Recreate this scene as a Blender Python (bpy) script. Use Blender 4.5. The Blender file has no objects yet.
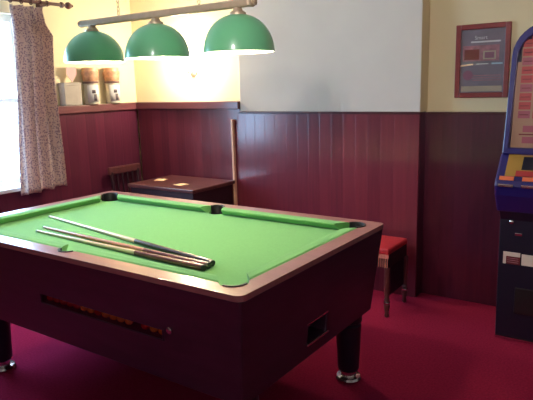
import bpy, bmesh, math, random
from mathutils import Vector, Matrix
random.seed(4)
S = bpy.context.scene
C = S.collection
PI = math.pi

# ------------------------------------------------------------------ materials
def srgb(r, g, b):
    f = lambda c: (c/255/12.92) if c/255 <= .04045 else ((c/255+.055)/1.055)**2.4
    return (f(r), f(g), f(b), 1)

def mat(name, col, rough=.5, metal=0, noise=0, nscale=20, bump=0, bscale=200, coat=0, spec=.5,
        emit=None, estr=0, trans=0, sheen=0, stretch=(1, 1, 1)):
    m = bpy.data.materials.new(name); m.use_nodes = True
    N, L = m.node_tree.nodes, m.node_tree.links
    b = N['Principled BSDF']
    b.inputs['Base Color'].default_value = col
    b.inputs['Roughness'].default_value = rough
    b.inputs['Metallic'].default_value = metal
    b.inputs['Coat Weight'].default_value = coat
    b.inputs['Coat Roughness'].default_value = .12
    b.inputs['Specular IOR Level'].default_value = spec
    b.inputs['Transmission Weight'].default_value = trans
    b.inputs['Sheen Weight'].default_value = sheen
    if emit:
        b.inputs['Emission Color'].default_value = emit
        b.inputs['Emission Strength'].default_value = estr
    tc = N.new('ShaderNodeTexCoord'); mp = N.new('ShaderNodeMapping')
    mp.inputs['Scale'].default_value = stretch
    L.new(tc.outputs['Object'], mp.inputs['Vector'])
    nt = N.new('ShaderNodeTexNoise'); nt.inputs['Scale'].default_value = nscale
    nt.inputs['Detail'].default_value = 5
    L.new(mp.outputs['Vector'], nt.inputs['Vector'])
    if noise > 0:
        cr = N.new('ShaderNodeValToRGB')
        cr.color_ramp.elements[0].position = .3; cr.color_ramp.elements[1].position = .7
        cr.color_ramp.elements[0].color = tuple(c*(1-noise) for c in col[:3])+(1,)
        cr.color_ramp.elements[1].color = tuple(min(1, c*(1+noise)) for c in col[:3])+(1,)
        L.new(nt.outputs['Fac'], cr.inputs['Fac'])
        L.new(cr.outputs['Color'], b.inputs['Base Color'])
    if bump > 0:
        n2 = N.new('ShaderNodeTexNoise'); n2.inputs['Scale'].default_value = bscale
        n2.inputs['Detail'].default_value = 3
        L.new(mp.outputs['Vector'], n2.inputs['Vector'])
        bp = N.new('ShaderNodeBump'); bp.inputs['Strength'].default_value = bump
        bp.inputs['Distance'].default_value = .002
        L.new(n2.outputs['Fac'], bp.inputs['Height'])
        L.new(bp.outputs['Normal'], b.inputs['Normal'])
    return m

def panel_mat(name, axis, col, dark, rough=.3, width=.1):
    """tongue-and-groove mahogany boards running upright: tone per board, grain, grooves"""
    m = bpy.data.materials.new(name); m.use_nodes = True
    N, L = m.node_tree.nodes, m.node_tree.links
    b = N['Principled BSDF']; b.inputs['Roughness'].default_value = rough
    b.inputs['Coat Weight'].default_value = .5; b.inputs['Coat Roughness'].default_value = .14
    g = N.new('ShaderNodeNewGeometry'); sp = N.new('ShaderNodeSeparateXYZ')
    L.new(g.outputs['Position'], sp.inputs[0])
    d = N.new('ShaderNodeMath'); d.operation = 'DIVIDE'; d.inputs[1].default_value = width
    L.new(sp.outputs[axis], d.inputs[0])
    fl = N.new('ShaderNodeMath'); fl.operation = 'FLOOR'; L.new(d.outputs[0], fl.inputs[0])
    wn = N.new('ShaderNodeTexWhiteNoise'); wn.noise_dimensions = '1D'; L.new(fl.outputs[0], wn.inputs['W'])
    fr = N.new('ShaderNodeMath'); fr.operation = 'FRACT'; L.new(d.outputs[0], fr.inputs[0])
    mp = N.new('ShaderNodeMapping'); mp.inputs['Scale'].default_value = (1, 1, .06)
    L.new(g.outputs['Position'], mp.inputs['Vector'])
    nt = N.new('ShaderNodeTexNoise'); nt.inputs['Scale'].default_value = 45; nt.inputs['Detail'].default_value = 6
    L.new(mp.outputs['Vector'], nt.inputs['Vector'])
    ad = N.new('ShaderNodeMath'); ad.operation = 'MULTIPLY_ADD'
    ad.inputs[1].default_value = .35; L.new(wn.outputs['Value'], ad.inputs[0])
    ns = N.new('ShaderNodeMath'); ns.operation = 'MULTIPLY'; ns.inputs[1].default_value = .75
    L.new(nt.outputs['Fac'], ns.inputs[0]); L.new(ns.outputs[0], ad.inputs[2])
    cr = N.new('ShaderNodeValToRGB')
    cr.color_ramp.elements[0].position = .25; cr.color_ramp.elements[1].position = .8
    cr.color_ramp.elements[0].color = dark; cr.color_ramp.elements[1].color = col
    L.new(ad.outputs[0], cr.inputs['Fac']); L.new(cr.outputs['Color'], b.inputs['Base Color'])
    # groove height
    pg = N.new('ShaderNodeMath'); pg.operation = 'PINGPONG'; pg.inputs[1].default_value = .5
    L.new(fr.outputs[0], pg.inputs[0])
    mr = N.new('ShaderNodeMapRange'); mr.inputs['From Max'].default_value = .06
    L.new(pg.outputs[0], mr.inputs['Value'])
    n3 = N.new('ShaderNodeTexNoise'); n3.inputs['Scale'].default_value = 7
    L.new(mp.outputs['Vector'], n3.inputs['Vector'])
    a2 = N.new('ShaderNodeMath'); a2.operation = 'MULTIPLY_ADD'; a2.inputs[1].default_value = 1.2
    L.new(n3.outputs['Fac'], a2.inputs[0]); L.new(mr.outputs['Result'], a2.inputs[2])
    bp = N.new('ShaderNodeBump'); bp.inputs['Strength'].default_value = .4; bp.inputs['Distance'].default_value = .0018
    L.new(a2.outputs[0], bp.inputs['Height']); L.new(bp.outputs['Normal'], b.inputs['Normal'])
    return m

def curtain_mat():
    m = bpy.data.materials.new('curtain_fabric'); m.use_nodes = True
    N, L = m.node_tree.nodes, m.node_tree.links
    b = N['Principled BSDF']; b.inputs['Roughness'].default_value = .95
    tc = N.new('ShaderNodeTexCoord')
    v = N.new('ShaderNodeTexVoronoi'); v.inputs['Scale'].default_value = 70
    L.new(tc.outputs['Object'], v.inputs['Vector'])
    cr = N.new('ShaderNodeValToRGB')
    cr.color_ramp.elements[0].position = .3; cr.color_ramp.elements[0].color = srgb(158, 128, 142)
    cr.color_ramp.elements[1].position = .5; cr.color_ramp.elements[1].color = srgb(222, 196, 184)
    L.new(v.outputs['Distance'], cr.inputs['Fac'])
    L.new(cr.outputs['Color'], b.inputs['Base Color'])
    tr = N.new('ShaderNodeBsdfTranslucent'); mx = N.new('ShaderNodeMixShader'); mx.inputs[0].default_value = .3
    L.new(cr.outputs['Color'], tr.inputs['Color'])
    out = N['Material Output']
    L.new(b.outputs[0], mx.inputs[1]); L.new(tr.outputs[0], mx.inputs[2]); L.new(mx.outputs[0], out.inputs['Surface'])
    return m

def pane_mat(name, tint=(.95, .98, 1, 1), mixf=.08):
    m = bpy.data.materials.new(name); m.use_nodes = True
    N, L = m.node_tree.nodes, m.node_tree.links
    N.remove(N['Principled BSDF'])
    t = N.new('ShaderNodeBsdfTransparent'); t.inputs[0].default_value = tint
    g = N.new('ShaderNodeBsdfGlossy'); g.inputs['Roughness'].default_value = .03
    mx = N.new('ShaderNodeMixShader'); mx.inputs[0].default_value = mixf
    L.new(t.outputs[0], mx.inputs[1]); L.new(g.outputs[0], mx.inputs[2])
    L.new(mx.outputs[0], N['Material Output'].inputs['Surface'])
    return m

M = {}
M['cream'] = mat('cream_paint', srgb(232, 218, 182), .75, noise=.03, nscale=3, bump=.15, bscale=60)
M['offwhite'] = mat('off_white_paint', srgb(208, 200, 192), .75, noise=.03, nscale=3, bump=.15, bscale=60)
M['tan'] = mat('tan_paint', srgb(214, 196, 158), .75, noise=.03, nscale=3, bump=.15, bscale=60)
M['ceil'] = mat('ceiling_paint', srgb(225, 220, 210), .85)
M['carpet'] = mat('carpet', srgb(150, 36, 70), 1, noise=.18, nscale=90, bump=.5, bscale=400, sheen=0, spec=0)
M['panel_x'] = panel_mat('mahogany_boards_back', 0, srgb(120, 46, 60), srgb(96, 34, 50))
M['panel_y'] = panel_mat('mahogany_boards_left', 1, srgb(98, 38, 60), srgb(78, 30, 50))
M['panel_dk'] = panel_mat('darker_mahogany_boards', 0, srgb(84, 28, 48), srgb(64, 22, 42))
M['rail'] = mat('mahogany_rail', srgb(108, 60, 66), .3, noise=.2, nscale=14, stretch=(.3, .3, 3), coat=.3)
M['strip'] = mat('pale_wood_strip', srgb(240, 192, 160), .4, noise=.1)
M['skirt'] = mat('dark_skirting', srgb(70, 24, 32), .35, noise=.2)
M['table_top'] = mat('table_rail_wood', srgb(156, 102, 100), .36, noise=.1, nscale=9, stretch=(.5, 4, 1), coat=.5, bump=.1, bscale=40)
M['table_body'] = mat('table_body_wood', srgb(60, 28, 48), .42, noise=.2, nscale=8, stretch=(.6, .6, 3), coat=.1)
M['table_leg'] = mat('table_leg_black', srgb(22, 14, 34), .35)
M['cloth'] = mat('green_baize', srgb(112, 172, 102), .95, noise=.05, nscale=90, bump=.2, bscale=500, spec=.1, sheen=.15)
M['black'] = mat('black_plastic', srgb(26, 22, 26), .4)
M['dark'] = mat('dark_inside', srgb(20, 10, 16), .8)
M['chrome'] = mat('chrome', srgb(215, 210, 205), .18, metal=1)
M['brass'] = mat('aged_brass', srgb(210, 186, 156), .4, metal=.3, noise=.08)
M['shade_green'] = mat('green_enamel', srgb(122, 208, 150), .35, coat=.5)
M['shade_in'] = mat('white_enamel', srgb(250, 245, 232), .5)
M['bulb'] = mat('lit_bulb', (1, 1, 1, 1), .5, emit=(1, .86, .62, 1), estr=420)
M['frosted'] = mat('frosted_glass_lit', (1, .95, .85, 1), .4, emit=(1, .88, .66, 1), estr=90)
M['curtain'] = curtain_mat()
M['rod'] = mat('dark_pole', srgb(92, 56, 52), .35, noise=.15)
M['white_paint'] = mat('white_gloss_paint', srgb(235, 235, 235), .35)
M['pane'] = pane_mat('window_glass')
M['smoke'] = pane_mat('smoked_acrylic', (.8, .68, .68, 1), .03)
M['shaft'] = mat('ash_shaft', srgb(232, 205, 158), .3, noise=.08, nscale=30, coat=.4)
M['shaft_dk'] = mat('reddish_shaft', srgb(196, 128, 92), .3, noise=.1, nscale=30, coat=.4)
M['butt'] = mat('ebony_butt', srgb(52, 28, 32), .25, coat=.5)
M['butt_br'] = mat('rosewood_butt', srgb(120, 66, 60), .25, coat=.5, noise=.2)
M['tip'] = mat('chalked_tip', srgb(90, 90, 120), .8)
M['ferrule'] = mat('ferrule', srgb(210, 200, 180), .3)
M['ball_r'] = mat('red_ball', srgb(196, 50, 30), .12, coat=.6)
M['ball_y'] = mat('yellow_ball', srgb(240, 160, 50), .12, coat=.6)
M['dkwood'] = mat('dark_cabinet_wood', srgb(92, 50, 52), .3, noise=.25, nscale=10, stretch=(.4, 3, 1), coat=.3)
M['dkwood2'] = mat('dark_side_wood', srgb(46, 20, 32), .45, noise=.2)
M['mat_card'] = mat('beer_mat_card', srgb(238, 200, 156), .7)
M['red_vinyl'] = mat('red_upholstery', srgb(190, 36, 52), .5, noise=.08, nscale=40, bump=.3, bscale=120)
M['fringe'] = mat('pink_trim', srgb(200, 120, 110), .7, noise=.2, nscale=80)
M['frame_red'] = mat('red_brown_frame', srgb(126, 44, 44), .35, noise=.15, nscale=30)
M['poster'] = mat('poster_grey', srgb(120, 108, 118), .5, noise=.12, nscale=18)
M['poster_pink'] = mat('poster_pink', srgb(160, 104, 112), .5, noise=.3, nscale=40)
M['poster_red'] = mat('poster_disc', srgb(140, 84, 104), .5)
M['poster_cream'] = mat('poster_cream', srgb(176, 160, 136), .5)
M['print_white'] = mat('print_white', srgb(210, 205, 205), .5)
M['print_blue'] = mat('print_blue', srgb(160, 190, 200), .5)
M['navy'] = mat('navy_laminate', srgb(16, 14, 38), .45)
M['blue'] = mat('blue_gloss_plastic', srgb(36, 30, 104), .3, coat=.4)
M['lit_yellow'] = mat('backlit_yellow', srgb(170, 130, 60), .4, emit=srgb(190, 140, 50), estr=.06)
M['lit_cream'] = mat('backlit_cream', srgb(158, 118, 98), .4, emit=srgb(200, 150, 110), estr=.06)
M['lit_red'] = mat('backlit_red', srgb(160, 50, 54), .4, emit=srgb(220, 60, 55), estr=.07)
M['lit_pink'] = mat('backlit_pink', srgb(150, 72, 90), .4, emit=srgb(190, 80, 90), estr=.06)
M['lit_orange'] = mat('backlit_orange', srgb(215, 110, 75), .35, emit=srgb(250, 130, 70), estr=.1)
M['label_white'] = mat('white_label', srgb(236, 222, 206), .5)
M['label_red'] = mat('label_red_print', srgb(110, 26, 36), .5)
M['jar'] = mat('jar_plastic', srgb(196, 186, 170), .25, coat=.3)
M['jar_top'] = mat('jar_contents', srgb(190, 138, 106), .5, noise=.35, nscale=28)
M['jar_lid'] = mat('jar_lid', srgb(222, 170, 130), .4)
M['jar_rim'] = mat('jar_rim_brown', srgb(110, 84, 84), .4)
M['grey'] = mat('grey_card', srgb(168, 156, 148), .7, noise=.06)
M['pinkcard'] = mat('pink_card', srgb(214, 158, 160), .6)
M['figure'] = mat('dark_print', srgb(84, 72, 78), .6)
M['shutter'] = mat('outside_ground', srgb(120, 130, 120), .9)

# ------------------------------------------------------------------ mesh helpers
def quad_box(bm, a, b, taper=None):
    (x0, y0, z0), (x1, y1, z1) = a, b
    t = taper or 0
    co = [(x0+t, y0+t, z0), (x1-t, y0+t, z0), (x1-t, y1-t, z0), (x0+t, y1-t, z0),
          (x0, y0, z1), (x1, y0, z1), (x1, y1, z1), (x0, y1, z1)]
    v = [bm.verts.new(c) for c in co]
    for f in ((3, 2, 1, 0), (4, 5, 6, 7), (0, 1, 5, 4), (1, 2, 6, 5), (2, 3, 7, 6), (3, 0, 4, 7)):
        bm.faces.new([v[i] for i in f])
    return v

def lathe(bm, prof, c=(0, 0, 0), n=24, axis=None, close=True):
    """prof: list of (r, h) along axis (default z)"""
    ax = Vector(axis or (0, 0, 1)).normalized()
    q = Vector((0, 0, 1)).rotation_difference(ax)
    rings = []
    for r, h in prof:
        if r < 1e-6:
            rings.append([bm.verts.new(Vector(c)+q @ Vector((0, 0, h)))])
        else:
            rings.append([bm.verts.new(Vector(c)+q @ Vector((r*math.cos(2*PI*i/n), r*math.sin(2*PI*i/n), h))) for i in range(n)])
    for a, b in zip(rings, rings[1:]):
        for i in range(n):
            j = (i+1) % n
            if len(a) == 1 and len(b) == 1: continue
            if len(a) == 1: bm.faces.new((a[0], b[j], b[i]))
            elif len(b) == 1: bm.faces.new((a[i], a[j], b[0]))
            else: bm.faces.new((a[i], a[j], b[j], b[i]))
    if close:
        if len(rings[0]) > 1: bm.faces.new(list(reversed(rings[0])))
        if len(rings[-1]) > 1: bm.faces.new(rings[-1])

def tube(bm, p0, p1, r0, r1=None, n=12):
    p0, p1 = Vector(p0), Vector(p1); d = p1-p0
    lathe(bm, [(r0, 0), (r1 if r1 is not None else r0, d.length)], p0, n, d)

def prism(bm, pts, off):
    """pts: 3D polygon, off: extrusion vector"""
    a = [bm.verts.new(p) for p in pts]; b = [bm.verts.new(Vector(p)+Vector(off)) for p in pts]
    n = len(pts)
    bm.faces.new(list(reversed(a))); bm.faces.new(b)
    for i in range(n):
        j = (i+1) % n
        bm.faces.new((a[i], a[j], b[j], b[i]))

def build(name, bm, m, parent=None, smooth=False, bevel=0, seg=2, loc=None):
    bmesh.ops.recalc_face_normals(bm, faces=bm.faces)
    me = bpy.data.meshes.new(name); bm.to_mesh(me); bm.free()
    for mm in (m if isinstance(m, (list, tuple)) else [m]): me.materials.append(mm)
    o = bpy.data.objects.new(name, me); C.objects.link(o)
    if parent: o.parent = parent
    if loc: o.location = loc
    if smooth:
        me.polygons.foreach_set('use_smooth', [True]*len(me.polygons))
        try: me.set_sharp_from_angle(angle=math.radians(40))
        except Exception: pass
    if bevel:
        b = o.modifiers.new('bevel', 'BEVEL'); b.width = bevel; b.segments = seg; b.limit_method = 'ANGLE'
        b.angle_limit = math.radians(40)
    return o

def box(name, a, b, m, parent=None, bevel=0, taper=None, seg=2):
    bm = bmesh.new(); quad_box(bm, a, b, taper); return build(name, bm, m, parent, bevel=bevel, seg=seg)

def struct(o):
    o['kind'] = 'structure'; return o

def thing(name, label, cat, loc=(0, 0, 0), rz=0, group=None):
    o = bpy.data.objects.new(name, None); C.objects.link(o); o.empty_display_size = .1
    o.location = loc; o.rotation_euler = (0, 0, rz)
    return tag(o, label, cat, group)

def tag(o, label, cat, group=None):
    o['label'] = label; o['category'] = cat
    if group: o['group'] = group
    return o

def cut(o, cutters):
    """subtract cutter meshes, bake the result, drop the cutters"""
    for c in cutters:
        md = o.modifiers.new('cut', 'BOOLEAN'); md.operation = 'DIFFERENCE'; md.object = c; md.solver = 'EXACT'
    bpy.context.view_layer.update()
    dg = bpy.context.evaluated_depsgraph_get()
    me = bpy.data.meshes.new_from_object(o.evaluated_get(dg))
    keep = o.data.materials[0]; me.materials.clear(); me.materials.append(keep)
    me.polygons.foreach_set('material_index', [0]*len(me.polygons))
    o.modifiers.clear(); old = o.data; o.data = me; bpy.data.meshes.remove(old)
    for c in cutters: bpy.data.objects.remove(c)
    return o

def cyl_cutter(x, y, z0, z1, r, n=32):
    bm = bmesh.new(); lathe(bm, [(r, z0), (r, z1)], (x, y, 0), n); return build('cutter', bm, M['black'])

# ------------------------------------------------------------------ room
XL, YB = -2.0, 2.394           # faces of the panelling: window wall and back wall
ZC = 2.55
XR, YF = 4.2, -4.2
struct(box('floor', (XL-.3, YF-.1, -.1), (XR+.1, 2.75, 0), M['carpet']))
struct(box('ceiling', (XL-.3, YF-.1, ZC), (XR+.1, 2.75, ZC+.1), M['ceil']))
# window wall (plaster set 7 cm behind the panelling), two window openings
WY0, WY1, WZ0, WZ1 = -.15, 1.33, .80, 2.13
PX = XL-.07
def wall_left():
    bm = bmesh.new()
    for a, b in (((YF, 0), (WY0, ZC)), ((WY1, 0), (2.6, ZC)),
                 ((WY0, 0), (WY1, WZ0-.02)), ((WY0, WZ1), (WY1, ZC))):
        quad_box(bm, (PX-.2, a[0], a[1]), (PX, b[0], b[1]))
    return struct(build('wall_left', bm, M['cream']))
wall_left()
struct(box('wall_right', (XR, YF, 0), (XR+.1, 2.75, ZC), M['offwhite']))
struct(box('wall_front', (XL-.3, YF-.1, 0), (XR, YF, ZC), M['offwhite']))
# back wall: plaster of left recess, chimney breast, right recess
def wall_back():
    bm = bmesh.new()
    def put(x0, x1, y0, mi):
        n0 = len(bm.faces); quad_box(bm, (x0, y0, 0), (x1, 2.75, ZC)); bm.faces.ensure_lookup_table()
        for f in bm.faces[n0:]: f.material_index = mi
        if mi == 1: bm.faces[n0+3].material_index = 2
    put(PX-.2, -.762, 2.47, 0); put(-.762, .778, 2.396, 1); put(.778, XR, 2.53, 2)
    return struct(build('wall_back', bm, [M['cream'], M['offwhite'], M['tan']], bevel=.006))
wall_back()
# panelling
struct(box('trim_1', (-1.98, 2.40, 0), (-.766, 2.47, 1.345), M['panel_x']))
struct(box('trim_2', (-.762, 2.374, 0), (.782, 2.398, 1.325), M['panel_x'], bevel=.003))
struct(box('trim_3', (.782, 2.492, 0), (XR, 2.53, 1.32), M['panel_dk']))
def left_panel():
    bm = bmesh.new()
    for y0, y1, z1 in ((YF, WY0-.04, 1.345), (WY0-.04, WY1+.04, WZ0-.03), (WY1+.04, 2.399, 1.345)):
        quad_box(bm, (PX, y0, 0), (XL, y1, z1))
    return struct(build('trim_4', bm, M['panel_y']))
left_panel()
struct(box('trim_5', (-1.975, 2.375, 1.345), (-.766, 2.47, 1.41), M['rail'], bevel=.006))          # dado cap, recess
struct(box('trim_6', (PX, WY1+.045, 1.345), (XL+.025, 2.47, 1.41), M['rail'], bevel=.006))      # dado cap, window wall
struct(box('trim_7', (-.762, 2.369, 1.31), (.786, 2.398, 1.328), M['skirt'], bevel=.003))
struct(box('trim_8', (.80, 2.486, 1.305), (XR, 2.53, 1.322), M['skirt'], bevel=.003))
struct(box('trim_9', (-.846, 2.368, 0), (-.826, 2.40, 1.26), M['strip'], bevel=.004))        # pale upright strip
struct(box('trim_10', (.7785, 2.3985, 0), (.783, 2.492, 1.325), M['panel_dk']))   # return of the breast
struct(box('baseboard_left', (XL, YF, 0), (XL+.014, 2.385, .09), M['skirt'], bevel=.004))

def window(idx, y0, y1):
    bm = bmesh.new(); x0, x1 = PX-.14, PX-.08
    f = .055
    quad_box(bm, (x0, y0, WZ0), (x1, y0+f, WZ1)); quad_box(bm, (x0, y1-f, WZ0), (x1, y1, WZ1))
    quad_box(bm, (x0, y0+f, WZ0), (x1, y1-f, WZ0+f)); quad_box(bm, (x0, y0+f, WZ1-f), (x1, y1-f, WZ1))
    ym = (y0+y1)/2
    quad_box(bm, (x0, ym-.025, WZ0+f), (x1, ym+.025, WZ1-f))
    quad_box(bm, (x0+.005, y0+f, 1.45), (x1-.005, ym-.025, 1.49)); quad_box(bm, (x0+.005, ym+.025, 1.45), (x1-.005, y1-f, 1.49))
    w = struct(build('window_%d' % idx, bm, M['white_paint'], bevel=.005))
    box('window_pane', (x0+.025, y0+f, WZ0+f), (x0+.03, y1-f, WZ1-f), M['pane'], w)
    box('window_sill', (PX-.08, y0-.02, WZ0-.03), (XL+.03, y1+.02, WZ0), M['white_paint'], w, bevel=.006)
    lt = bpy.data.lights.new('window_daylight', 'AREA'); lt.shape = 'RECTANGLE'
    lt.size = WZ1-WZ0; lt.size_y = y1-y0; lt.cycles.is_portal = True
    lo = bpy.data.objects.new('window_daylight', lt); C.objects.link(lo)
    lo.location = (PX-.16, (y0+y1)/2, (WZ0+WZ1)/2); lo.rotation_euler = (0, -PI/2, 0)
window(1, WY0, WY1)

# ------------------------------------------------------------------ pool table
A, W, H = 1.04, 1.22, .83
tb = thing('pool_table', 'mahogany pub pool table with green cloth standing on the red carpet', 'pool table', (0, W/2, 0))
h = W/2
PC = [(sx*(A-.118), sy*(h-.114), .056) for sx in (-1, 1) for sy in (-1, 1)]
PM = [(0, sy*(h-.086), .048) for sy in (-1, 1)]
def cutters(z0, z1, grow=0): return [cyl_cutter(x, y, z0, z1, r+grow) for x, y, r in PC+PM]
# top rail frame
bm = bmesh.new()
def rr(hx, hy, r, z, n=6):
    out = []
    for cx, cy, a0 in ((hx-r, hy-r, 0), (-hx+r, hy-r, PI/2), (-hx+r, -hy+r, PI), (hx-r, -hy+r, 1.5*PI)):
        for i in range(n+1):
            a = a0+PI/2*i/n; out.append((cx+r*math.cos(a), cy+r*math.sin(a), z))
    return out
prism(bm, rr(A, h, .035, .806), (0, 0, H-.806))
frame = build('top_rail', bm, M['table_top'])
iw = .080
bm = bmesh.new(); quad_box(bm, (-A+iw, -h+iw, .7), (A-iw, h-iw, .9)); ctr = build('cutter', bm, M['black'])
cut(frame, [ctr]+cutters(.70, .90)); frame.parent = tb
bv = frame.modifiers.new('bevel', 'BEVEL'); bv.width = .008; bv.segments = 3; bv.limit_method = 'ANGLE'; bv.angle_limit = math.radians(50)
# bed
ZB = .793
bed = box('playing_cloth', (-A+.05, -h+.05, .715), (A-.06, h-.06, ZB), M['cloth'])
cut(bed, cutters(.70, .90)); bed.parent = tb
# cushions
def cushion(x0, y0, x1, y1, nx, ny, m0, m1):
    """back edge runs (x0,y0)-(x1,y1); (nx,ny) points to the play area"""
    prof = [(0, .8285), (.010, .833), (.045, .833), (.062, .830), (.063, .824), (.034, ZB+.001), (0, ZB+.001)]
    d = Vector((x1-x0, y1-y0, 0)).normalized(); n = Vector((nx, ny, 0))
    bm = bmesh.new(); R = []
    for P0, s, mm in ((Vector((x0, y0, 0)), 1, m0), (Vector((x1, y1, 0)), -1, m1)):
        R.append([bm.verts.new(P0+n*u+d*s*(u*mm)+Vector((0, 0, z))) for u, z in prof])
    k = len(prof)
    for i in range(k):
        j = (i+1) % k; bm.faces.new((R[0][i], R[0][j], R[1][j], R[1][i]))
    bm.faces.new(list(reversed(R[0]))); bm.faces.new(R[1])
    return build('cushion', bm, M['cloth'], tb)
yc, xc = h-iw, A-iw
for sy in (-1, 1):
    cushion(-xc+.082, sy*yc, -.049, sy*yc, 0, -sy, 1, .5)
    cushion(.049, sy*yc, xc-.082, sy*yc, 0, -sy, .5, 1)
for sx in (-1, 1):
    cushion(sx*xc, -yc+.082, sx*xc, yc-.082, -sx, 0, 1, 1)
# pocket liners: black cups open towards the bed
def liner(x, y, r, dx, dy, span=250):
    bm = bmesh.new(); a0 = math.atan2(dy, dx); n = 24; k = span/360*2*PI
    rows = []
    for rr_, z in ((r-.001, .70), (r-.001, .829), (r-.001+.002, .834), (r-.007, .834), (r-.009, .829), (r-.009, .70)):
        rows.append([bm.verts.new((x+rr_*math.cos(a0-k/2+k*i/n), y+rr_*math.sin(a0-k/2+k*i/n), z)) for i in range(n+1)])
    m = len(rows)
    for q in range(m):
        a, b = rows[q], rows[(q+1) % m]
        for i in range(n): bm.faces.new((a[i], a[i+1], b[i+1], b[i]))
    bm.faces.new([r_[0] for r_ in rows]); bm.faces.new([r_[-1] for r_ in reversed(rows)])
    o = build('pocket_liner', bm, M['black'], tb, smooth=True)
    bm = bmesh.new(); lathe(bm, [(r-.002, .69), (r-.002, .70)], (x, y, 0)); build('pocket_floor', bm, M['dark'], o)
    return o
for x, y, r in PC:
    far = y > 0
    liner(x, y, r, math.copysign(1, x), math.copysign(1, y), 200 if far else 110)
for x, y, r in PM: liner(x, y, r, 0, math.copysign(1, y), 180 if y > 0 else 150)
# cabinet body, tapered; openings cut for ball window and cue ball return
bz0, bz1, ins, tp = .375, .807, .008, .045
body = bmesh.new(); quad_box(body, (-A+ins, -h+ins, bz0), (A-ins, h-ins, bz1), tp)
body = build('cabinet_body', body, M['table_body'])
def bcut(a, b):
    bm = bmesh.new(); quad_box(bm, a, b); return build('cutter', bm, M['black'])
sx0, sx1, sz0, sz1 = -.17, .62, .562, .604
cut(body, [bcut((sx0, -h-.05, sz0), (sx1, -h+.10, sz1)), bcut((A-.13, -.10, .445), (A+.05, .06, .535)),
           bcut((-A+.045, -h+.045, .69), (A-.045, h-.045, .9))])
body.parent = tb
bv = body.modifiers.new('bevel', 'BEVEL'); bv.width = .008; bv.segments = 2; bv.limit_method = 'ANGLE'; bv.angle_limit = math.radians(60)
# lower plinth moulding line
# ball window frame and acrylic
def ytap(z): return -h+ins+tp*(bz1-z)/(bz1-bz0)
def xtap(z): return A-ins-tp*(bz1-z)/(bz1-bz0)
bm = bmesh.new(); yy = ytap(.585)
for a, b in (((sx0-.006, sz1), (sx1+.006, sz1+.005)), ((sx0-.006, sz0-.005), (sx1+.006, sz0)),
             ((sx0-.006, sz0), (sx0, sz1)), ((sx1, sz0), (sx1+.006, sz1))):
    quad_box(bm, (a[0], yy-.003, a[1]), (b[0], yy+.01, b[1]))
wf = build('ball_window_frame', bm, M['table_body'], tb, bevel=.002)
box('ball_window_pane', (sx0, yy+.004, sz0), (sx1, yy+.007, sz1), M['smoke'], tb)
# cue ball return
xx = xtap(.49)
bm = bmesh.new()
quad_box(bm, (xx-.006, -.115, .532), (xx+.006, .068, .542)); quad_box(bm, (xx-.006, -.115, .438), (xx+.006, .068, .447))
build('cue_ball_return_trim', bm, M['chrome'], tb, bevel=.002)['label'] = 'thin metal strips of the cue ball return'
bm = bmesh.new(); yl = ytap(.614)
lathe(bm, [(.014, 0), (.014, .006), (.009, .009), (0, .009)], (.665, yl, .614), 16, (0, -1, 0))
quad_box(bm, (.6635, yl-.0105, .608), (.6665, yl-.0085, .62))
build('lock', bm, M['chrome'], tb, smooth=True)
# seams: cabinet corner posts
for sx in (-1, 1):
    for sy in (-1, 1):
        lx, ly = (.905 if sx > 0 else -.80), sy*(h-.15)
        bm = bmesh.new()
        lathe(bm, [(.052, .06), (.056, .07), (.057, .10), (.061, .19), (.065, .28), (.066, .31), (.058, .318), (.058, .325), (.07, .332), (.07, .38)], (lx, ly, 0), 28)
        lg = build('leg', bm, M['table_leg'], tb, smooth=True)
        bm = bmesh.new()
        lathe(bm, [(.052, 0), (.066, .004), (.069, .014), (.062, .024), (.04, .028), (.04, .062)], (lx, ly, 0), 28)
        build('levelling_foot', bm, M['chrome'], lg, smooth=True)['label'] = 'silver levelling foot'
# balls in the return window
px = sx0+.03; k = 0
ballcols = 'rrrrryyryyyy.ryy'
bm = bmesh.new(); bmesh.ops.create_uvsphere(bm, u_segments=20, v_segments=12, radius=.0200)
ball0 = build('pool_ball', bm, M['ball_r'], smooth=True); bm = bmesh.new()
bmesh.ops.create_uvsphere(bm, u_segments=20, v_segments=12, radius=.0200)
ball1 = build('pool_ball', bm, M['ball_y'], smooth=True)
used = set()
for k, ch in enumerate(ballcols):
    x = sx0+.025+.0488*k
    if ch == '.': continue
    src = ball0 if ch == 'r' else ball1
    o = src if ch not in used else src.copy()
    if ch in used: C.objects.link(o)
    used.add(ch)
    o.location = (x, h+ytap(.585)+.036, sz0+.0202)
    if ch == 'r': tag(o, 'dark red pool ball in the row behind the ball window of the pool table', 'pool ball', 'red balls in the pool table ball window')
    else: tag(o, 'orange-yellow pool ball in the row behind the ball window of the pool table', 'pool ball', 'orange-yellow balls in the pool table ball window')

# ------------------------------------------------------------------ cues lying on the cloth
def cue(tipp, buttp, label, shaft, butt, split):
    zt, zb = ZB+.0065, ZB+.0155
    p0 = Vector((tipp[0], tipp[1], zt)); p1 = Vector((buttp[0], buttp[1], zb)); d = p1-p0; Ln = d.length
    t = thing('pool_cue', label, 'pool cue', p0, 0, 'cues lying on the pool table')
    r = lambda s: .0055+(.0145-.0055)*s
    u = d.normalized()
    def seg(name, a, b, m, cap=None, parent=t):
        bm = bmesh.new(); prof = [(r(a), a*Ln), (r(b), b*Ln)] if cap is None else cap
        lathe(bm, prof, (0, 0, 0), 16, u); return build(name, bm, m, parent, smooth=True)
    seg('leather_tip', 0, .006, M['tip'], [(0, 0), (.004, .001), (.0053, .005), (.0053, .008)])
    seg('ferrule', .0053, .014, M['ferrule'])
    seg('shaft', .014, split, shaft)
    b = seg('butt', split, 1, butt)
    seg('bumper', 1, 1, M['black'], [(.0145, Ln), (.013, Ln+.008), (0, Ln+.009)], b)
    return t
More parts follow.
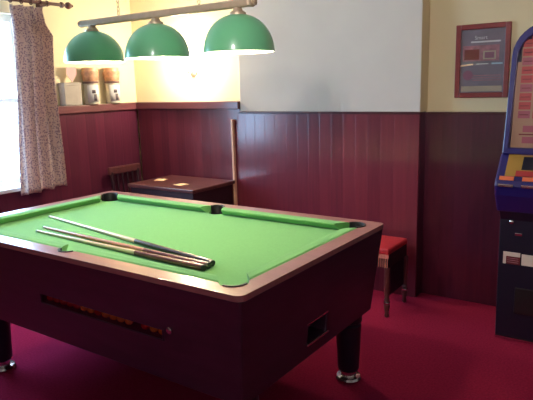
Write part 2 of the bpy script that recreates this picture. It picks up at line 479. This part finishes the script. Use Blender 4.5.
cue((-.830, .560), (.655, .305), 'long pool cue with black butt, farthest of the three from the near rail', M['shaft'], M['butt'], .62)
cue((-.615, .372), (.662, .271), 'pool cue with reddish shaft lying between the two other cues', M['shaft_dk'], M['butt_br'], .68)
cue((-.570, .300), (.665, .237), 'pale pool cue with dark brown butt, nearest of the three to the near rail', M['shaft'], M['butt_br'], .66)
# ------------------------------------------------------------------ lamp bar with three shades
lx0, lx1, lz, ly = -.432, .680, 1.880, .61
lamp = thing('pool_table_light', 'brass bar with three green dome shades hanging over the pool table', 'ceiling lamp', (0, ly, lz))
box('bar', (lx0, -.018, -.016), (lx1, .018, .016), M['brass'], lamp, bevel=.006)
for x in (lx0, lx1):
    s = -1 if x < 0 else 1
    bm = bmesh.new(); lathe(bm, [(.02, 0), (.02, .008), (.012, .014), (.015, .022), (0, .03)], (x, 0, 0), 16, (s, 0, 0))
    build('end_cap', bm, M['brass'], lamp, smooth=True)
for x in (-.145, .39):
    bm = bmesh.new(); n = 0; z = .018
    while z < ZC-lz-.03:
        # chain link: small torus
        tor = []
        R1, r1 = .012, .0022
        for i in range(10):
            a = 2*PI*i/10; ring = []
            for j in range(6):
                b_ = 2*PI*j/6; rad = R1+r1*math.cos(b_)
                p = (rad*math.cos(a)*.6, r1*math.sin(b_), rad*math.sin(a)) if n % 2 == 0 else (r1*math.sin(b_), rad*math.cos(a)*.6, rad*math.sin(a))
                ring.append(bm.verts.new((x+p[0], p[1], z+.012+p[2])))
            tor.append(ring)
        for i in range(10):
            for j in range(6):
                bm.faces.new((tor[i][j], tor[(i+1) % 10][j], tor[(i+1) % 10][(j+1) % 6], tor[i][(j+1) % 6]))
        z += .0198; n += 1
    build('chain', bm, M['brass'], lamp, smooth=True)
    bm = bmesh.new(); lathe(bm, [(.045, ZC-lz), (.045, ZC-lz-.01), (.012, ZC-lz-.03)], (x, 0, 0), 24); build('ceiling_rose', bm, M['brass'], lamp, smooth=True)
SR, SH, SZ = .156, .160, 1.678-lz      # radius, dome height, rim height
for x in (-.356, .110, .607):
    bm = bmesh.new(); prof = []
    for i in range(13):
        a = PI/2*i/12*.93; prof.append((SR*math.cos(a)**.9, SZ+SH*math.sin(a)))
    lathe(bm, prof, (x, 0, 0), 40, close=False)
    sh = build('lamp_shade', bm, M['shade_green'], lamp, smooth=True)
    bm = bmesh.new(); prof = [(SR, SZ), (SR-.004, SZ-.001)]
    for i in range(13):
        a = PI/2*i/12*.93; prof.append(((SR-.004)*math.cos(a)**.9, SZ+.001+(SH-.004)*math.sin(a)))
    lathe(bm, prof, (x, 0, 0), 40, close=False)
    build('shade_lining', bm, M['shade_in'], sh, smooth=True)['label'] = 'white inside of the green shade'
    bm = bmesh.new(); lathe(bm, [(.036, SZ+SH-.010), (.036, SZ+SH+.006), (.022, SZ+SH+.014), (.016, -.012)], (x, 0, 0), 20)
    build('shade_collar', bm, M['brass'], lamp, smooth=True)
    bm = bmesh.new(); lathe(bm, [(0, SZ+.028), (.018, SZ+.034), (.028, SZ+.055), (.026, SZ+.075), (.014, SZ+.10), (.013, SZ+.135)], (x, 0, 0), 20)
    build('bulb', bm, M['bulb'], lamp, smooth=True)

# small wall light in the left recess
wl = thing('wall_light', 'small lit wall light on the cream wall, seen between middle and right green shades', 'wall light', (-1.32, 2.47, 1.70))
bm = bmesh.new(); lathe(bm, [(.045, 0), (.045, .008), (.03, .016), (0, .018)], (0, 0, -.03), 24, (0, -1, 0)); build('back_plate', bm, M['brass'], wl, smooth=True)
bm = bmesh.new(); tube(bm, (0, -.015, -.03), (0, -.08, -.045), .007); tube(bm, (0, -.08, -.05), (0, -.08, -.02), .012, .016); build('arm', bm, M['brass'], wl, smooth=True)
bm = bmesh.new(); lathe(bm, [(.014, -.02), (.032, .0), (.045, .04), (.042, .09), (.03, .12), (.012, .132), (0, .133)], (0, -.08, 0), 24); build('glass_shade', bm, M['frosted'], wl, smooth=True)
lt = bpy.data.lights.new('wall_light_lamp', 'POINT'); lt.energy = 34; lt.color = (1, .88, .64); lt.shadow_soft_size = .05
lo = bpy.data.objects.new('wall_light_lamp', lt); C.objects.link(lo); lo.location = (-1.32, 2.30, 1.77)

# ------------------------------------------------------------------ curtain and pole
rodx, rodz = -1.88, 2.205
rod = thing('curtain_pole', 'dark wooden curtain pole with turned end above the window', 'curtain pole', (rodx, 1.66, rodz))
bm = bmesh.new(); tube(bm, (0, -1.95, 0), (0, -.10, 0), .013, n=16); build('pole', bm, M['rod'], rod, smooth=True)
bm = bmesh.new(); lathe(bm, [(.013, -.10), (.022, -.095), (.022, -.08), (.010, -.07), (.010, -.055), (.024, -.04), (.028, -.025), (.022, -.008), (.010, 0), (.013, .008), (.008, .018), (0, .02)], (0, 0, 0), 20, (0, 1, 0)); build('finial', bm, M['rod'], rod, smooth=True)
for y in (-.17, -1.86):
    bm = bmesh.new(); tube(bm, (PX-rodx, y, 0), (.0, y, 0), .009); quad_box(bm, (PX-rodx, y-.02, -.045), (PX-rodx+.012, y+.02, .045)); build('bracket', bm, M['rod'], rod)
for y in (-.22, -.28, -.36, -.44, -.53):
    bm = bmesh.new(); lathe(bm, [(.016, -.004), (.022, -.004), (.022, .004), (.016, .004), (.016, -.004)], (0, y, -.002), 18, (0, 1, 0), close=False); build('curtain_ring', bm, M['rod'], rod, smooth=True)

def curtain():
    """pleated drape: right edge steps outward where the folded hem swings free of the heading"""
    bm = bmesh.new(); nz, ny = 46, 90
    zt, zb = 2.172, .742
    rows = []
    for i in range(nz+1):
        t = i/nz; z = zt+(zb-zt)*t
        yl = 1.115-.045*t
        # right edge
        if z > 2.04: yr = 1.415
        elif z > 1.945: yr = 1.415+.085*((2.04-z)/.095)
        elif z > 1.93: yr = 1.50
        else: yr = 1.49-.02*((1.93-z)/1.17)
        row = []
        for j in range(ny+1):
            s = j/ny; y = yl+(yr-yl)*s
            amp = .055*(1-.5*t)
            ph = s*2*PI*3.6+.5*math.sin(t*3+1)
            x = amp*math.sin(ph)+.010*math.sin(ph*2.3+t*4)+.015*math.sin(t*5+s*3)
            pinch = max(0, 1-abs(t-.02)/.06); x *= 1-.5*pinch
            zz = z + (.005*math.sin(s*17) if i == nz else 0) + (.03*s*t)
            y2 = y+.012*math.cos(ph)*(0 if j in (0, ny) else 1)
            row.append(bm.verts.new((x, y2-1.28, zz-zb)))
        rows.append(row)
    for a, b in zip(rows, rows[1:]):
        for j in range(ny): bm.faces.new((a[j], a[j+1], b[j+1], b[j]))
    o = build('curtain', bm, M['curtain'], smooth=True, loc=(-1.895, 1.28, zb))
    sm = o.modifiers.new('solid', 'SOLIDIFY'); sm.thickness = .003
    return tag(o, 'beige curtain with small dark pattern hanging in pleats beside the bright window', 'curtain')
curtain()

# ------------------------------------------------------------------ jars and cards on the dado ledge
def jar(y, label):
    t = thing('sweet_jar', label, 'jar', (XL-.022+.048, y, 1.411), 0, 'jars on the ledge of the window wall')
    t.location = (XL-.004, y, 1.411)
    r = .062
    bm = bmesh.new(); lathe(bm, [(r-.006, 0), (r, .006), (r, .175), (r-.004, .18)], (0, 0, 0), 32); build('body', bm, M['jar'], t, smooth=True)
    bm = bmesh.new(); lathe(bm, [(r+.004, .18), (r+.006, .184), (r+.006, .194), (r, .198)], (0, 0, 0), 32); build('rim', bm, M['jar_rim'], t, smooth=True)['label'] = 'brown band round the jar'
    bm = bmesh.new(); lathe(bm, [(r-.002, .198), (r+.004, .21), (r+.012, .27), (r+.006, .285)], (0, 0, 0), 32); build('upper_body', bm, M['jar_top'], t, smooth=True)['label'] = 'brown and peach upper half'
    bm = bmesh.new(); lathe(bm, [(r+.004, .285), (r+.004, .31), (r-.002, .316), (0, .317)], (0, 0, 0), 32); build('lid', bm, M['jar_lid'], t, smooth=True)
    # curved label on the side facing the room
    def patch(name, a0, a1, z0, z1, m, rad, parent):
        bm = bmesh.new(); n = 10; q = []
        for z in (z0, z1): q.append([bm.verts.new((rad*math.cos(a0+(a1-a0)*i/n), rad*math.sin(a0+(a1-a0)*i/n), z)) for i in range(n+1)])
        for i in range(n): bm.faces.new((q[0][i], q[0][i+1], q[1][i+1], q[1][i]))
        o = build(name, bm, m, parent, smooth=True); s = o.modifiers.new('solid', 'SOLIDIFY'); s.thickness = .0008; s.offset = 1; return o
    lb = patch('paper_label', -1.2, .8, .02, .165, M['print_white'], r+.0008, t)
    patch('printed_figure', -.55, -.05, .095, .125, M['figure'], r+.002, lb)
    patch('printed_figure', -.35, .1, .03, .088, M['figure'], r+.002, lb)
    return t
jar(1.890, 'pale jar with brown top on the ledge, directly below the left green shade')
jar(2.130, 'pale jar with peach top on the ledge, nearest the room corner')
bx = thing('grey_box', 'plain grey box on the ledge between curtain and jars', 'box', (XL-.02, 1.685, 1.411))
box('carton', (-.04, -.085, 0), (.04, .085, .175), M['grey'], bx, bevel=.004)
box('carton_lid', (-.043, -.088, .165), (.043, .088, .19), M['grey'], bx, bevel=.004)
bm = bmesh.new(); prism(bm, [(0, 0, 0), (0, .052, .07), (0, .045, .125), (0, -.045, .125), (0, -.052, .07)], (.004, 0, 0))
pc = build('pink_card', bm, M['pinkcard'], loc=(XL-.012, 1.705, 1.603)); tag(pc, 'pink pointed card standing on top of the grey box by the curtain', 'card')

# ------------------------------------------------------------------ pub table by the back wall, chair, beer mats
tx0, tx1, ty0, ty1, tz = -1.55, -.81, 1.82, 2.355, .75
pt = thing('pub_table', 'low dark wooden table against the back wall, behind the pool table', 'table', ((tx0+tx1)/2, (ty0+ty1)/2, 0))
hx, hy = (tx1-tx0)/2, (ty1-ty0)/2
box('tabletop', (-hx, -hy, tz-.03), (hx, hy, tz), M['dkwood'], pt, bevel=.006)
bm = bmesh.new()
quad_box(bm, (-hx+.02, -hy+.02, tz-.20), (hx-.02, -hy+.04, tz-.03)); quad_box(bm, (-hx+.02, hy-.04, tz-.20), (hx-.02, hy-.02, tz-.03))
quad_box(bm, (-hx+.02, -hy+.04, tz-.20), (-hx+.04, hy-.04, tz-.03)); quad_box(bm, (hx-.04, -hy+.04, tz-.20), (hx-.02, hy-.04, tz-.03))
build('apron', bm, M['dkwood2'], pt)
for sx in (-1, 1):
    for sy in (-1, 1):
        x, y = sx*(hx-.055), sy*(hy-.055)
        bm = bmesh.new(); quad_box(bm, (x-.028, y-.028, 0), (x+.028, y+.028, tz-.03), None); build('leg', bm, M['dkwood2'], pt, bevel=.004)
for x, y, rz, lab in ((-1.425, 2.09, .3, 'pale beer mat on the dark table, farther from the pale wall strip'), (-1.085, 1.985, -.15, 'pale beer mat on the dark table, closer to the table corner')):
    bm = bmesh.new(); quad_box(bm, (-.047, -.047, 0), (.047, .047, .0015)); o = build('beer_mat', bm, M['mat_card'], bevel=.0005, loc=(x, y, tz+.0005))
    o.rotation_euler.z = rz; tag(o, lab, 'beer mat', 'beer mats on the dark table')
ch = thing('wooden_chair', 'dark wooden chair tucked between the window wall and the low dark table', 'chair', (-1.76, 2.14, 0))
box('seat', (-.17, -.18, .43), (.20, .18, .46), M['dkwood2'], ch, bevel=.008)
for sx in (-1, 1):
    for sy in (-1, 1):
        x, y = (.17 if sx > 0 else -.165), sy*.155
        bm = bmesh.new(); tube(bm, (x, y, 0), (x, y, .43), .016, .019); build('leg', bm, M['dkwood2'], ch, smooth=True)
for sy in (-1, 1):
    bm = bmesh.new(); tube(bm, (-.155, sy*.15, .46), (-.175, sy*.155, .80), .015); build('back_post', bm, M['dkwood2'], ch, smooth=True)
box('top_rail', (-.195, -.19, .775), (-.165, .19, .845), M['dkwood'], ch, bevel=.01)
for y in (-.09, -.03, .03, .09):
    bm = bmesh.new(); tube(bm, (-.155, y, .46), (-.178, y, .78), .008); build('spindle', bm, M['dkwood2'], ch, smooth=True)

# ------------------------------------------------------------------ red stool beside the chimney breast
st = thing('red_stool', 'low stool with red padded seat standing against the panelled chimney breast', 'stool', (.595, 2.10, 0))
hx, hy = .165, .17
bm = bmesh.new(); quad_box(bm, (-hx, -hy, .425), (hx, hy, .468)); build('seat_pad', bm, M['red_vinyl'], st, bevel=.016, seg=3)
bm = bmesh.new(); quad_box(bm, (-hx+.006, -hy+.006, .34), (hx-.006, hy-.006, .427)); build('seat_rail', bm, M['dkwood2'], st, bevel=.004)
bm = bmesh.new(); 
quad_box(bm, (-hx, -hy-.003, .405), (hx, -hy+.004, .43))
for k in range(22):
    x = -hx+.008+k*(2*hx-.016)/21; tube(bm, (x, -hy-.0005, .345), (x, -hy-.0005, .407), .004, .003, 6)
build('fringe', bm, M['fringe'], st)
for sx in (-1, 1):
    for sy in (-1, 1):
        x, y = sx*(hx-.014), sy*(hy-.014)
        bm = bmesh.new(); lathe(bm, [(.012, 0), (.016, .01), (.012, .03), (.018, .06), (.021, .085), (.013, .105), (.019, .12), (.013, .135), (.02, .18), (.02, .34)], (x, y, 0), 16); lg = build('leg', bm, M['dkwood'], st, smooth=True)
        bm = bmesh.new(); lathe(bm, [(.0205, .092), (.0225, .098), (.0205, .104)], (x, y, 0), 16); build('leg_ring', bm, M['chrome'], lg, smooth=True)
bm = bmesh.new(); quad_box(bm, (hx-.032, -hy+.04, .14), (hx-.012, hy-.04, .34)); build('side_panel', bm, M['table_leg'], st)

# ------------------------------------------------------------------ framed poster
PXc, PZ0, PZ1 = 1.140, 1.415, 1.885
hw = .172
pf = thing('framed_poster', 'small grey poster in a red-brown frame on the wall beside the machine', 'picture', (PXc, 2.53, PZ0))
PH = PZ1-PZ0; fw = .033
bm = bmesh.new()
quad_box(bm, (-hw, -.022, 0), (-hw+fw, 0, PH)); quad_box(bm, (hw-fw, -.022, 0), (hw, 0, PH))
quad_box(bm, (-hw+fw, -.022, 0), (hw-fw, 0, fw)); quad_box(bm, (-hw+fw, -.022, PH-fw), (hw-fw, 0, PH))
build('frame', bm, M['frame_red'], pf, bevel=.004)
prn = box('print', (-hw+fw, -.010, fw), (hw-fw, -.002, PH-fw), M['poster'], pf)
def flat(name, x0, x1, z0, z1, m, y=-.0105, parent=prn, tilt=0):
    bm = bmesh.new(); cx, cz = (x0+x1)/2, (z0+z1)/2; c, s = math.cos(tilt), math.sin(tilt)
    pts = []
    for dx, dz in ((x0-cx, z0-cz), (x1-cx, z0-cz), (x1-cx, z1-cz), (x0-cx, z1-cz)): pts.append((cx+c*dx-s*dz, y, cz+s*dx+c*dz))
    prism(bm, pts, (0, -.0006, 0)); return build(name, bm, m, parent)
flat('photo_panel', -.125, .105, .235, .335, M['poster_pink'])
flat('photo_inset', .005, .085, .245, .298, M['poster_cream'], -.0113)
flat('photo_inset', .015, .075, .252, .290, M['poster_red'], -.0121)
flat('photo_inset', -.115, -.02, .245, .31, M['frame_red'], -.0113)
flat('text_bar', -.075, .110, .352, .362, M['print_white'])
flat('text_bar', -.035, .040, .214, .219, M['print_white'])
flat('text_bar', .06, .128, .212, .222, M['print_blue'])
flat('cream_band', -.13, .13, .040, .075, M['poster_cream'])
for z in (.11, .125, .14): flat('text_bar', -.06, .12, z, z+.005, M['poster_pink'])
flat('gold_flash', -.15, -.055, .206, .216, M['mat_card'], -.0125, tilt=.10)
bm = bmesh.new(); lathe(bm, [(.032, 0), (.032, .0006)], (-.088, -.0105, .145), 24, (0, -1, 0)); build('disc', bm, M['poster_red'], prn)
fc = bpy.data.curves.new('title_text', 'FONT'); fc.body = 'Smart'; fc.size = .034; fc.align_x = 'CENTER'; fc.extrude = .0003
to = bpy.data.objects.new('title_text', fc); C.objects.link(to)
dg = bpy.context.evaluated_depsgraph_get(); bpy.context.view_layer.update()
me = bpy.data.meshes.new_from_object(to.evaluated_get(bpy.context.evaluated_depsgraph_get())); bpy.data.objects.remove(to)
me.materials.clear(); me.materials.append(M['print_white'])
to = bpy.data.objects.new('title_text', me); C.objects.link(to); to.parent = prn; to.location = (-.012, -.0112, .372); to.rotation_euler = (PI/2, 0, 0)
box('glazing', (-hw+fw, -.0155, fw), (hw-fw, -.0145, PH-fw), pane_mat('picture_glass', (.97, .97, .97, 1), .03), pf)

# ------------------------------------------------------------------ fruit machine
MX0, MX1 = 1.425, 2.02
fm = thing('fruit_machine', 'tall navy fruit machine with red and yellow artwork standing by the right wall', 'fruit machine', (MX0, 1.98, 0))
Wm = MX1-MX0
def yz_prism(name, pts, x0, x1, m, parent=fm, bevel=0):
    bm = bmesh.new(); prism(bm, [(x0, y, z) for y, z in pts], (x1-x0, 0, 0)); return build(name, bm, m, parent, bevel=bevel)
# lower cabinet
yz_prism('lower_cabinet', [(.02, .0), (.0, .03), (-.02, .74), (-.06, .80), (.0, .85), (.46, .85), (.46, 0)], 0, Wm, M['navy'], bevel=.006)
yz_prism('upper_cabinet', [(.0, .85), (.01, 1.12), (.09, 1.72), (.46, 1.72), (.46, .85)], .02, Wm-.02, M['navy'])
# button deck: blue gloss wedge
yz_prism('button_deck', [(-.06, .79), (-.135, .90), (-.15, .955), (-.14, .985), (-.02, 1.13), (.0, .85)], -.012, Wm+.012, M['blue'], bevel=.012)
# head surround with rounded top corners (front view), thickness in Y, leaning back slightly
def fy(z): return -.05+.10*(z-1.12)/.7           # front of surround
def head():
    bm = bmesh.new(); cx = Wm/2
    def outline(hw, zb, zt, r):
        pts = [(cx-hw, zb)]
        for i in range(9):
            a = PI-PI/2*i/8; pts.append((cx-hw+r+r*math.cos(a), zt-r+r*math.sin(a)))
        for i in range(9):
            a = PI/2-PI/2*i/8; pts.append((cx+hw-r+r*math.cos(a), zt-r+r*math.sin(a)))
        pts.append((cx+hw, zb)); return pts
    o1 = outline(Wm/2, 1.12, 1.830, .17); o2 = outline(Wm/2-.030, 1.155, 1.785, .14)
    n = len(o1)
    F = [[bm.verts.new((x+.012*max(0, (z-1.3)/.5)*(1 if x < cx else -1), fy(z)+d, z)) for x, z in o] for o, d in ((o1, 0), (o2, 0), (o2, .05), (o1, .14))]
    for a, b in ((0, 1), (1, 2), (3, 0)):
        for i in range(n):
            j = (i+1) % n; bm.faces.new((F[a][i], F[a][j], F[b][j], F[b][i]))
    bm.faces.new(F[3])
    return build('head_surround', bm, M['blue'], fm, bevel=.006)
head()
def slab(name, x0, x1, z0, z1, m, off=.03, th=.004, parent=fm):
    bm = bmesh.new()
    pts = [(x0, fy(z0)+off, z0), (x1, fy(z0)+off, z0), (x1, fy(z1)+off, z1), (x0, fy(z1)+off, z1)]
    prism(bm, pts, (0, th, 0)); return build(name, bm, m, parent)
gl = slab('artwork_glass', .034, Wm-.034, 1.15, 1.62, M['lit_cream'], .03)
slab('artwork_glass_top', .055, Wm-.055, 1.62, 1.70, M['lit_cream'], .03, parent=gl)
slab('artwork_glass_top', .10, Wm-.10, 1.70, 1.755, M['lit_red'], .03, parent=gl)
slab('artwork_glass_top', .15, Wm-.15, 1.755, 1.785, M['navy'], .03, parent=gl)
# ladder squares in columns
for cix, x in enumerate((.060, .135, .225, .300, .375, .450)):
    if x+.06 > Wm-.05: continue
    for k in range(9):
        z = 1.315+k*.048
        slab('ladder_square', x, x+.062, z, z+.040, M['lit_red'] if (k+cix) % 3 else M['lit_pink'], .027, .002, gl)
        slab('ladder_square_text', x+.008, x+.054, z+.017, z+.022, M['label_red'], .0255, .001, gl)
# reels
for k in range(3):
    x = .062+k*.15
    r_ = slab('reel_window', x, x+.12, 1.165, 1.29, M['lit_cream'], .026, .002, gl)
    slab('reel_symbol', x+.03, x+.09, 1.24, 1.275, M['lit_pink'], .024, .001, r_); slab('reel_symbol', x+.03, x+.09, 1.18, 1.215, M['lit_pink'], .024, .001, r_)
    slab('reel_bar', x+.012, x+.108, 1.224, 1.231, M['label_red'], .024, .001, r_)
# lower slanted panel artwork on the deck: plane from (y -.14,z .985) to (-.02,1.13)
def deckslab(name, x0, x1, s0, s1, m, lift, parent):
    a = Vector((0, -.14, .985)); b = Vector((0, -.02, 1.13)); n = Vector((0, -(b-a).z, (b-a).y)).normalized()
    P_ = lambda s: a.lerp(b, s)+n*lift
    bm = bmesh.new(); p0, p1 = P_(s0), P_(s1)
    prism(bm, [(x0, p0.y, p0.z), (x1, p0.y, p0.z), (x1, p1.y, p1.z), (x0, p1.y, p1.z)], n*.003)
    return build(name, bm, m, parent)
dk = deckslab('deck_artwork', .035, Wm-.035, .16, .95, M['lit_yellow'], .0, fm)
deckslab('deck_art_dark_square', .115, .215, .38, .82, M['navy'], .003, dk)
deckslab('deck_art_red_band', .09, .30, .16, .34, M['lit_red'], .003, dk)
deckslab('deck_art_red_band', .225, .32, .34, .80, M['lit_red'], .003, dk)
deckslab('deck_art_cream_band', .10, .36, .86, .94, M['lit_cream'], .003, dk)
deckslab('deck_art_dark_square', .335, .43, .38, .82, M['navy'], .003, dk)
deckslab('deck_art_red_band', .45, .54, .2, .8, M['lit_red'], .003, dk)
for k in range(5):
    x = .012+k*.118
    b_ = deckslab('play_button', x, x+.075, .0, .13, M['lit_orange'], .004, fm)
    bm = bmesh.new(); quad_box(bm, (x-.002, -.160, .952), (x+.077, -.146, .968)); build('button_trim', bm, M['chrome'], b_, bevel=.003)
# coin slot, knob, payout labels
def ff(z): return -.02*(z-.03)/.71
bm = bmesh.new(); lathe(bm, [(.012, 0), (.012, .008), (.007, .012), (0, .012)], (.065, ff(.73), .73), 18, (0, -1, 0)); build('cash_door_lock', bm, M['chrome'], fm, smooth=True)
bm = bmesh.new(); quad_box(bm, (.085, ff(.66)-.006, .652), (.125, ff(.66)+.001, .668)); build('coin_slot', bm, M['chrome'], fm, bevel=.003)
bm = bmesh.new(); y = ff(.5)-.003
def lab(name, x0, x1, z0, z1, m, yy_=0, parent=fm): return box(name, (x0, y+yy_-.001, z0), (x1, y+yy_+.006, z1), m, parent)
lw = lab('white_label', .028, .120, .525, .550, M['label_white'])
lab('white_label', .028, .044, .478, .5245, M['label_white'])
l2 = lab('dark_red_label', .045, .120, .478, .5245, M['label_red'])
for z in (.488, .500, .512): lab('label_line', .052, .112, z, z+.004, M['poster_pink'], -.0015, l2)
lab('white_label', .128, .215, .480, .545, M['label_white'])
bm = bmesh.new(); quad_box(bm, (.10, ff(.25)-.006, .18), (.50, ff(.25)+.004, .34)); build('payout_tray', bm, M['black'], fm, bevel=.006)
box('kick_strip', (0, .004, .004), (Wm, .02, .018), M['chrome'], fm)

# ------------------------------------------------------------------ light
w = bpy.data.worlds.new('World'); S.world = w; w.use_nodes = True
bg = w.node_tree.nodes['Background']; bg.inputs['Color'].default_value = (.46, .70, 1.0, 1); bg.inputs['Strength'].default_value = 20
def point(loc, e, col, r=.12):  # added fill light behind the camera, not a lamp of the room
    l = bpy.data.lights.new('fill_point', 'POINT'); l.energy = e; l.color = col; l.shadow_soft_size = r
    o = bpy.data.objects.new('fill_point', l); C.objects.link(o); o.location = loc
point((2.4, -3.7, 1.95), 24, (.86, .84, 1), .2)
def wall_spot(loc, aim, e, col, ang):  # added fill spots that brighten the upper walls, no real ceiling fittings
    l = bpy.data.lights.new('wall_fill_spot', 'SPOT'); l.energy = e; l.color = col; l.spot_size = math.radians(ang); l.spot_blend = .6; l.shadow_soft_size = .12
    o = bpy.data.objects.new('wall_fill_spot', l); C.objects.link(o); o.location = loc
    o.rotation_euler = (Vector(aim)-Vector(loc)).to_track_quat('-Z', 'Y').to_euler()
wall_spot((1.6, -2.2, 2.4), (.4, 2.4, 2.15), 190, (1, .93, .90), 42)
wall_spot((3.4, -.6, 2.4), (1.5, 2.5, 1.95), 50, (1, .9, .78), 50)

# ------------------------------------------------------------------ camera
cx, cy, cz, yaw, pit, rol, f = 2.1856, -1.4675, 1.532, .6109, .1955, -.0281, 578.12
cam = bpy.data.cameras.new('camera'); cam.sensor_width = 36; cam.lens = f/533*36; cam.clip_start = .05
co = bpy.data.objects.new('camera', cam); C.objects.link(co); S.camera = co
fwd = Vector((-math.sin(yaw)*math.cos(pit), math.cos(yaw)*math.cos(pit), -math.sin(pit)))
r = fwd.cross(Vector((0, 0, 1))).normalized(); u = r.cross(fwd)
r2 = math.cos(rol)*r+math.sin(rol)*u*1; u2 = -math.sin(rol)*r+math.cos(rol)*u
CAMFIX = True
mtx = Matrix((r2, u2, -fwd)).transposed().to_4x4(); mtx.translation = (cx, cy, cz); co.matrix_world = mtx

S.view_settings.view_transform = 'Standard'; S.view_settings.look = 'None'
S.view_settings.exposure = 0; S.view_settings.gamma = 1; S.view_settings.use_curve_mapping = False
